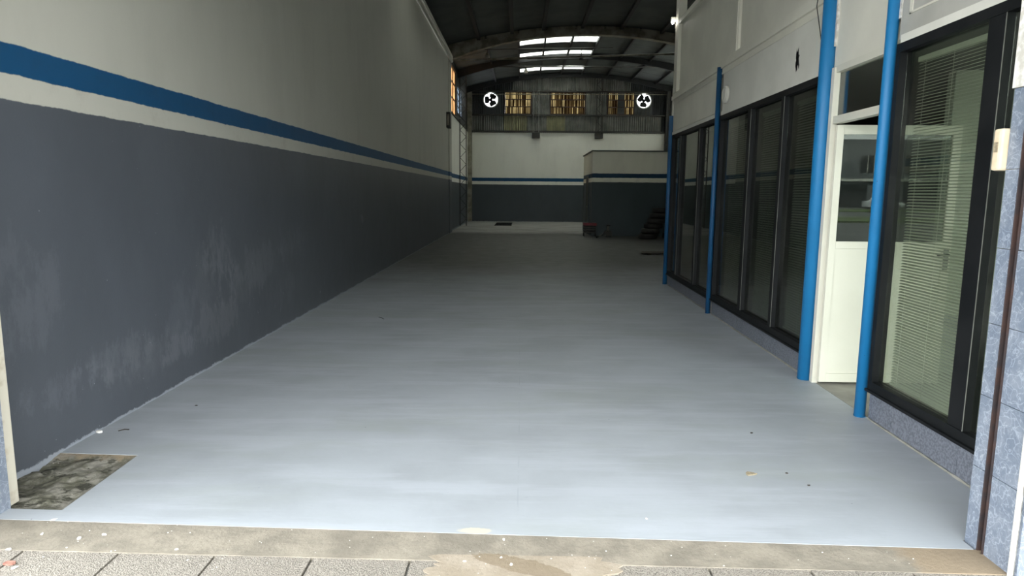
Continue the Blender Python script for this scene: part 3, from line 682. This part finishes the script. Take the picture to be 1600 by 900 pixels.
# plinth under the windows, tile by tile
pl = empty('baseboard_right', OT((0, 6, 0))); struct(pl, 'low tiled plinth under the office windows', 'plinth')
for a, b, zt in ((YA, 4.39, .195), (5.46, 8.33, .18), (8.47, 11.06, .17)):
    MB(OT).box((.02, a, 0), (.12, b, zt)).build('plinth_core', m_grout, pl)
    y = a
    while y < b - .02:
        yb = min(y + .33, b); MB(OT).box((.004 + random.uniform(0, .002), y + .0015, .012), (.0195, yb - .0015, zt)).build('tile', m_tilekick, pl); y = yb
    mb = MB(OT); n = int((b - a) / .05); vs = []          # ragged cement fillet at the floor
    for i in range(n + 1):
        yy = a + (b - a) * i / n; wv = .006 + .014 * abs(noise.noise(Vector((yy * 6, 1, 0))))
        vs += [(.003, yy, .0), (.003 - wv, yy, .0), (.003, yy, wv)]
    fs = [q for i in range(n) for q in ((3 * i, 3 * i + 1, 3 * i + 4, 3 * i + 3), (3 * i + 1, 3 * i + 2, 3 * i + 5, 3 * i + 4))]
    mb.add(vs, fs).build('cement_fillet', m_conc, pl)

# blinds
def blind(y0, y1, z0, z1, lab, pitch, tilt, single, n=.10):
    o = thing('venetian_blind', OT((n, (y0 + y1) / 2, z1)), lab, 'blind')
    MB(OT).box((n - .015, y0, z1), (n + .015, y1, z1 + .03)).build('head_rail', m_slat, o)
    MB(OT).box((n - .012, y0, z0 - .015), (n + .012, y1, z0)).build('bottom_rail', m_slat, o)
    z = z0 + .012; first = None; dz = .009 * math.sin(tilt); dn = .009 * math.cos(tilt); al = MB(OT); k = 0
    base = OT((n, (y0 + y1) / 2, z1))
    while z < z1 - .01:
        zz = z + (0 if single else 0)
        q = ([(n - dn, y0, -dz), (n - dn, y1, -dz), (n, y1, .0022), (n, y0, .0022), (n + dn, y1, dz), (n + dn, y0, dz)], [(0, 1, 2, 3), (3, 2, 4, 5)])
        if single:
            if first is None:
                first = MB(OT).add([(a, b, c_ + z) for a, b, c_ in q[0]], q[1]).build('slat', m_slat, o); zf = z
            else:
                d = first.copy(); C.objects.link(d); d.location = first.location + Vector((0, 0, z - zf))
        else: al.add([(a, b, c_ + z) for a, b, c_ in q[0]], q[1])
        z += pitch; k += 1
    if not single: al.build('slats', m_slat, o)['kind'] = 'stuff'
    for f in (.12, .5, .88):
        yy = y0 + (y1 - y0) * f
        MB(OT).tube([(n - .014, yy, z0), (n - .014, yy, z1)], .0014, 4).build('cord', m_cord, o)
blind(3.60, 4.32, .28, 2.32, 'open venetian blind behind the near office window', .0185, .45, True)
blind(5.56, 6.20, .28, 2.30, 'venetian blind behind the pane nearest the thick blue post', .0235, .9, False)
blind(6.40, 7.10, .28, 2.30, 'venetian blind behind the centre pane of the middle office window', .0235, .9, False)
blind(7.36, 8.20, .28, 2.30, 'venetian blind behind the farthest pane of the middle office window', .0235, .9, False)

# door: open leaf, frame, transom
dr = empty('door_1', OT((.06, 5.25, 0))); struct(dr, 'white door standing open into the office, glass above and solid panel below', 'door')
MB(OT).box((-.012, 5.262, 0), (.035, 5.312, 2.46)).build('door_frame', m_cream, dr)
MB(OT).box((.0, 4.50, 2.04), (.06, 5.261, 2.095)).build('transom_bar', m_cream, dr)
MB(OT).box((.0, 4.50, 2.42), (.06, 5.261, 2.469)).build('head_bar', m_cream, dr)
MB(OT).box((.03, 4.50, 2.10), (.034, 5.255, 2.415)).build('transom_glass', m_doorglass, dr)
LY = 5.215
def leaf(name, x0, x1, z0, z1, m, y0=LY, y1=LY + .035, bv=0): return B(name, m, (x0, y0, z0), (x1, y1, z1), dr, bevel=bv)
x0, x1 = 2.395, 3.34
leaf('stile', x0, x0 + .052, .02, 2.03, m_cream); leaf('stile', x1 - .065, x1, .02, 2.03, m_cream)
leaf('leaf_rail', x0 + .053, x1 - .066, 1.96, 2.03, m_cream); leaf('leaf_rail', x0 + .053, x1 - .066, 1.09, 1.145, m_cream); leaf('leaf_rail', x0 + .053, x1 - .066, .02, .09, m_cream)
leaf('door_panel', x0 + .053, x1 - .066, .091, 1.089, m_cream, LY + .008, LY + .028)
leaf('glass_pane', x0 + .053, x1 - .066, 1.146, 1.959, m_doorglass, LY + .012, LY + .016)
leaf('lock_plate', x1 - .055, x1 - .015, .93, 1.10, m_corr, LY - .004, LY - .0005)
MB().tube([(x1 - .035, LY - .004, 1.05), (x1 - .035, LY - .045, 1.05), (x1 - .13, LY - .05, 1.05)], .008, 8).build('handle', m_dark, dr)

# round cover, wall lamp on the corner
rc = thing('round_wall_cover', OT((0, 8.12, 2.66)), 'round white cover plate on the lintel beside the middle blue post', 'cover')
MB(OT).tube([(-.035, 8.13, 2.665), (-.03, 8.13, 2.665), (-.001, 8.13, 2.665)], [.085, .10, .10], 24).build('disc', m_panelgrey, rc)
MB(OT).torus((-.034, 8.13, 2.665), .072, .008, 0, 24, 6).build('rim', m_panelwhite, rc)
la = thing('corner_lamp', OT((-.06, 11.1, 4.15)), 'small lit lamp on the white corner post of the upper office', 'lamp')
MB(OT).box((-.10, 11.08, 4.20), (-.02, 11.16, 4.27)).build('housing', m_panelgrey, la); MB(OT).tube([(-.08, 11.06, 4.20), (-.08, 11.06, 4.16)], [.024, .018], 10).build('bulb', m_lamp, la)

# pilaster with tiles
def pilaster(idx, core, faces, lab, ztop):
    o = empty('trim_%d' % idx, (core[0][0], core[0][1], 0)); struct(o, lab, 'pilaster')
    B('core', m_grout, core[0], core[1], o)
    for (ax, p, a, b) in faces:       # ax 0: tile faces at X=p spanning Y a..b ; ax 1: at Y=p spanning X a..b
        z = -.02; sg = -1
        for zt in (.35, .665, .975, 1.29, 1.61, 1.93):
            u = a
            while u < b - .01:
                ub = min(u + .32, b); th_ = .012 + random.uniform(0, .002)
                if ax == 0: q = sorted((p, p - th_ if p < core[0][0] + .001 else p + th_)); B('tile', m_tile, (q[0], u + .001, z + .0015), (q[1], ub - .001, zt - .0015), o)
                else: B('tile', m_tile, (u + .001, p - th_, z + .0015), (ub - .001, p, zt - .0015), o)
                u = ub
            z = zt
    return o
pr = pilaster(2, ((1.985, 2.512, -.05), (2.44, 2.665, 4.19)), [(0, 1.985, 2.512, 2.665), (1, 2.512, 1.99, 2.95)], 'blue marbled tile pilaster at the right side of the gate, street side', 1.93)
pr2 = pilaster(3, ((1.985, 2.705, -.05), (2.36, 2.785, 4.19)), [(0, 1.985, 2.705, 2.785)], 'blue marbled tile return behind the gate channel on the right', 1.93)
MB().box((1.95, 2.505, 1.93), (1.984, 2.66, 4.19)).build('rough_paint', m_plaster, pr)
MB().box((1.962, 2.708, 1.93), (1.984, 2.785, 4.19)).build('rough_paint', m_plaster, pr2)
B('white_corner_bead', m_plaster, (1.962, 2.497, -.03), (1.974, 2.511, 1.93), pr)
gc = thing('gate_channel', (2.0, 2.685, 0), 'rusty steel gate channel let into the right tiled pilaster', 'channel')
B('channel_back', m_rust, (2.02, 2.667, -.02), (2.05, 2.703, 4.19), gc); B('channel_lip', m_rust, (1.966, 2.6655, -.02), (2.02, 2.671, 4.19), gc); B('channel_lip', m_rust, (1.968, 2.698, -.02), (2.02, 2.704, 4.19), gc)
lp = pilaster(4, ((-2.9, 2.70, -.05), (-2.42, 2.955, 4.19)), [(0, -2.4195, 2.86, 2.955), (1, 2.70, -2.9, -2.42)], 'blue marbled tile pilaster at the left edge beside the cream pole', 1.93)
gp = thing('gate_pole', (-2.46, 3.01, 0), 'peeling cream gate pole standing at the left edge before the dark wall', 'pole')
B('shaft', m_polecream, (-2.505, 2.985, -.012), (-2.435, 3.045, 4.18), gp, bevel=.006)
MB().tube([(-2.470, 2.983, .70), (-2.470, 2.9845, .70)], .011, 10).build('bolt_hole', m_black, gp)
MB().torus((-2.470, 2.984, .70), .013, .003, 1, 14, 6).build('hole_rim', m_rust, gp)
bb = thing('bell_box', (1.98, 2.82, 1.60), 'beige plastic box mounted at the inner edge of the right pilaster', 'box')
B('casing', m_beige, (1.942, 2.787, 1.605), (2.04, 2.835, 1.775), bb, bevel=.012)
B('label_plate', m_leaf, (1.938, 2.80, 1.68), (1.9415, 2.822, 1.72), bb)

# ================================================================ THINGS
# tyres
def tyre_mb(c_, R=.31, w_=.17):
    mb = MB(); mb.smooth = True; N = 28; pr_ = [(R * .60, -.38), (R * .66, -.5), (R * .90, -.5), (R * .985, -.36), (R, -.15), (R, .15), (R * .985, .36), (R * .90, .5), (R * .66, .5), (R * .60, .38), (R * .72, .2), (R * .72, -.2)]
    n = len(pr_); vs = [(c_[0] + r * math.cos(a), c_[1] + r * math.sin(a), c_[2] + h * w_ + w_ / 2) for a in (2 * math.pi * i / N for i in range(N)) for r, h in pr_]
    return mb.add(vs, [(i * n + k, ((i + 1) % N) * n + k, ((i + 1) % N) * n + (k + 1) % n, i * n + (k + 1) % n) for i in range(N) for k in range(n)])
names = ['bottom', 'second from bottom', 'third from bottom', 'fourth from bottom', 'fifth from bottom', 'topmost']
first = None
for col_, (bx_, word, cnt) in enumerate(((4.28, 'leaning left stack', 6), (5.12, 'right stack', 6))):
    for k in range(cnt):
        x = bx_ + (.085 if col_ == 0 else   .085) * k; y = 22.55 + .02 * ((k * 7) % 3) + (.15 if col_ else 0)
        nm = names[k]
        if first is None:
            first = tyre_mb((0, 0, 0)).build('tyre', m_rubber); o = first
        else:
            o = first.copy(); C.objects.link(o)
        o.location = (x, y, .002 + .1715 * k); o.rotation_euler = (0, 0, random.random() * 6)
        tag(o, 'old black tyre, %s of the %s by the rear room' % (nm, word), 'tyre', 'tyres stacked in front of the rear room')
o = first.copy(); C.objects.link(o); o.location = (5.15, 22.60, .002 + .1715 * 6); o.rotation_euler = (0, 0, 1); tag(o, 'old black tyre lying across the top of both tyre stacks', 'tyre', 'tyres stacked in front of the rear room')
# tool cart
tcx = thing('tool_cart', (2.4, 23.5, 0), 'low tool cart with a red top beside the rear room corner', 'cart')
B('top_tray', m_red, (2.18, 23.35, .38), (2.64, 23.70, .47), tcx, bevel=.008)
for z in (.12, .21, .30): B('shelf', m_dark, (2.19, 23.36, z), (2.63, 23.69, z + .055), tcx)
for x in (2.20, 2.60):
    for y in (23.37, 23.66):
        B('upright', m_black, (x, y, .05), (x + .02, y + .02, .379), tcx); MB().torus((x + .01, y + .01, .028), .018, .01, 0, 12, 6).build('caster', m_rubber, tcx)
# jack
jk = thing('floor_jack', (3.0, 23.2, 0), 'small dark floor jack with its long handle resting on the floor', 'jack')
B('body', m_dark, (2.92, 23.10, .05), (3.14, 23.5, .20), jk, bevel=.01); MB().tube([(3.03, 23.3, .20), (3.03, 23.3, .38)], [.05, .035], 12).build('lifting_post', m_corr, jk)
B('saddle', m_black, (2.96, 23.22, .38), (3.10, 23.37, .41), jk)
for x in (2.92, 3.14):
    for y in (23.15, 23.45): MB().torus((x, y, .045), .03, .014, 0, 14, 6).build('wheel', m_corr, jk)
MB().tube([(2.95, 23.1, .20), (2.62, 22.75, .03)], .014, 8).build('handle', m_corr, jk); MB().tube([(2.64, 22.77, .035), (2.56, 22.68, .02)], .02, 8).build('grip', m_rubber, jk)
# board
bd = thing('wooden_board', (3.3, 16.8, 0), 'dirty flat wooden board lying on the floor by the far office corner', 'board')
for k in range(3): B('plank', m_wood, (3.0 + .04 * k, 16.5 + .16 * k, .03), (4.2, 16.645 + .16 * k, .055), bd)
for x in (3.15, 3.9): B('batten', m_wood, (x, 16.51, 0), (x + .08, 16.96, .029), bd)

# debris ------------------------------------------------------------------
def chip_mb(r, seed, h=.004):
    rnd = random.Random(seed); n = 7; P = []
    for k in range(n):
        a = 2 * math.pi * k / n + rnd.uniform(-.3, .3); q = r * rnd.uniform(.6, 1.15); P.append((q * math.cos(a) * 1.2, q * math.sin(a) * .8))
    return MB().prism(P, 0, h)
def floorpt(u, v):
    d = RX * 0; q = Vector((u - 800, -(v - 450), -1042)); d = Vector((RX.dot(q), RY.dot(q), RZ.dot(q))); t_ = -1.5 / d.z; return (d.x * t_, d.y * t_)
chips = [(155, 676, .020, 'white chip lying on the blue floor against the left wall'), (84, 812, .016, 'white paint chip on the threshold just outside the broken patch'),
         (66, 834, .011, 'white paint flake at the left of the threshold strip'), (14, 858, .015, 'long white flake at the left edge of the sidewalk'),
         (22, 887, .014, 'square white flake beside the reddish crumb'), (123, 841, .014, 'pair of white flakes on the threshold left of centre'),
         (163, 835, .012, 'pale flake on the threshold above the second paver'), (276, 858, .010, 'small white flake on the third paver'),
         (787, 843, .009, 'small white flake in the middle of the threshold'), (726, 877, .009, 'white fleck on the brown mortar stain, left one'),
         (783, 871, .008, 'white fleck on the brown mortar stain, upper right one'), (799, 882, .010, 'white fleck on the brown mortar stain, lower right one'),
         (1010, 811, .006, 'tiny white fleck on the blue floor edge right of centre')]
for i, (u, v, r, lab) in enumerate(chips):
    x, y = floorpt(u, v); o = chip_mb(r * .8, i, .012 if i == 0 else .004).build('paint_chip', m_chip); o.location = (x, y, .001 if y > 2.86 - (x + 2.63) * .031 else -.002); o.rotation_euler = (0, .05, i); tag(o, lab, 'chip', 'paint chips on the ground')
k = 0
for i in range(24):
    u = random.uniform(5, 420) if i < 15 else random.uniform(500, 1450); v = 822 + u * .03 + random.uniform(0, 60 if i < 15 else 30)
    x, y = floorpt(u, v); o = chip_mb(random.uniform(.0015, .0035), 50 + i, .002).build('paint_chip', m_chip); o.location = (x, y, -.002)
    tag(o, 'tiny white paint crumb scattered on the threshold and pavers', 'chip', 'tiny paint crumbs')
x, y = floorpt(17, 880); o = chip_mb(.022, 99, .008).build('brick_crumb', m_brick); o.location = (x, y, -.003); tag(o, 'reddish brick crumb at the lower left corner of the sidewalk', 'rubble')
x, y = floorpt(1172, 741); o = chip_mb(.030, 98, .006).build('dry_leaf', m_leaf); o.location = (x, y, .001); tag(o, 'crumpled beige leaf on the blue floor at right', 'leaf')
def twig(u0, v0, u1, v1, lab):
    a = floorpt(u0, v0); b = floorpt(u1, v1); o = MB().tube([(a[0], a[1], .004), ((a[0] + b[0]) / 2, (a[1] + b[1]) / 2 + .01, .006), (b[0], b[1], .004)], .003, 5).build('twig', m_bark); tag(o, lab, 'twig')
twig(185, 674, 202, 672, 'thin dark twig on the floor beside the white chip')
twig(592, 496, 600, 499, 'short dark twig in the middle of the floor')
for i, (u, v, lab) in enumerate(((1264, 759, 'dark crumb on the floor right of the leaf'), (1174, 677, 'dark crumb on the floor above the leaf'), (307, 634, 'dark crumb on the floor near the left wall'), (1229, 740, 'small dark crumb just right of the leaf'))):
    x, y = floorpt(u, v); o = chip_mb(.008, 70 + i, .004).build('dirt_crumb', m_bark); o.location = (x, y, .001); tag(o, lab, 'dirt', 'dark crumbs on the floor')
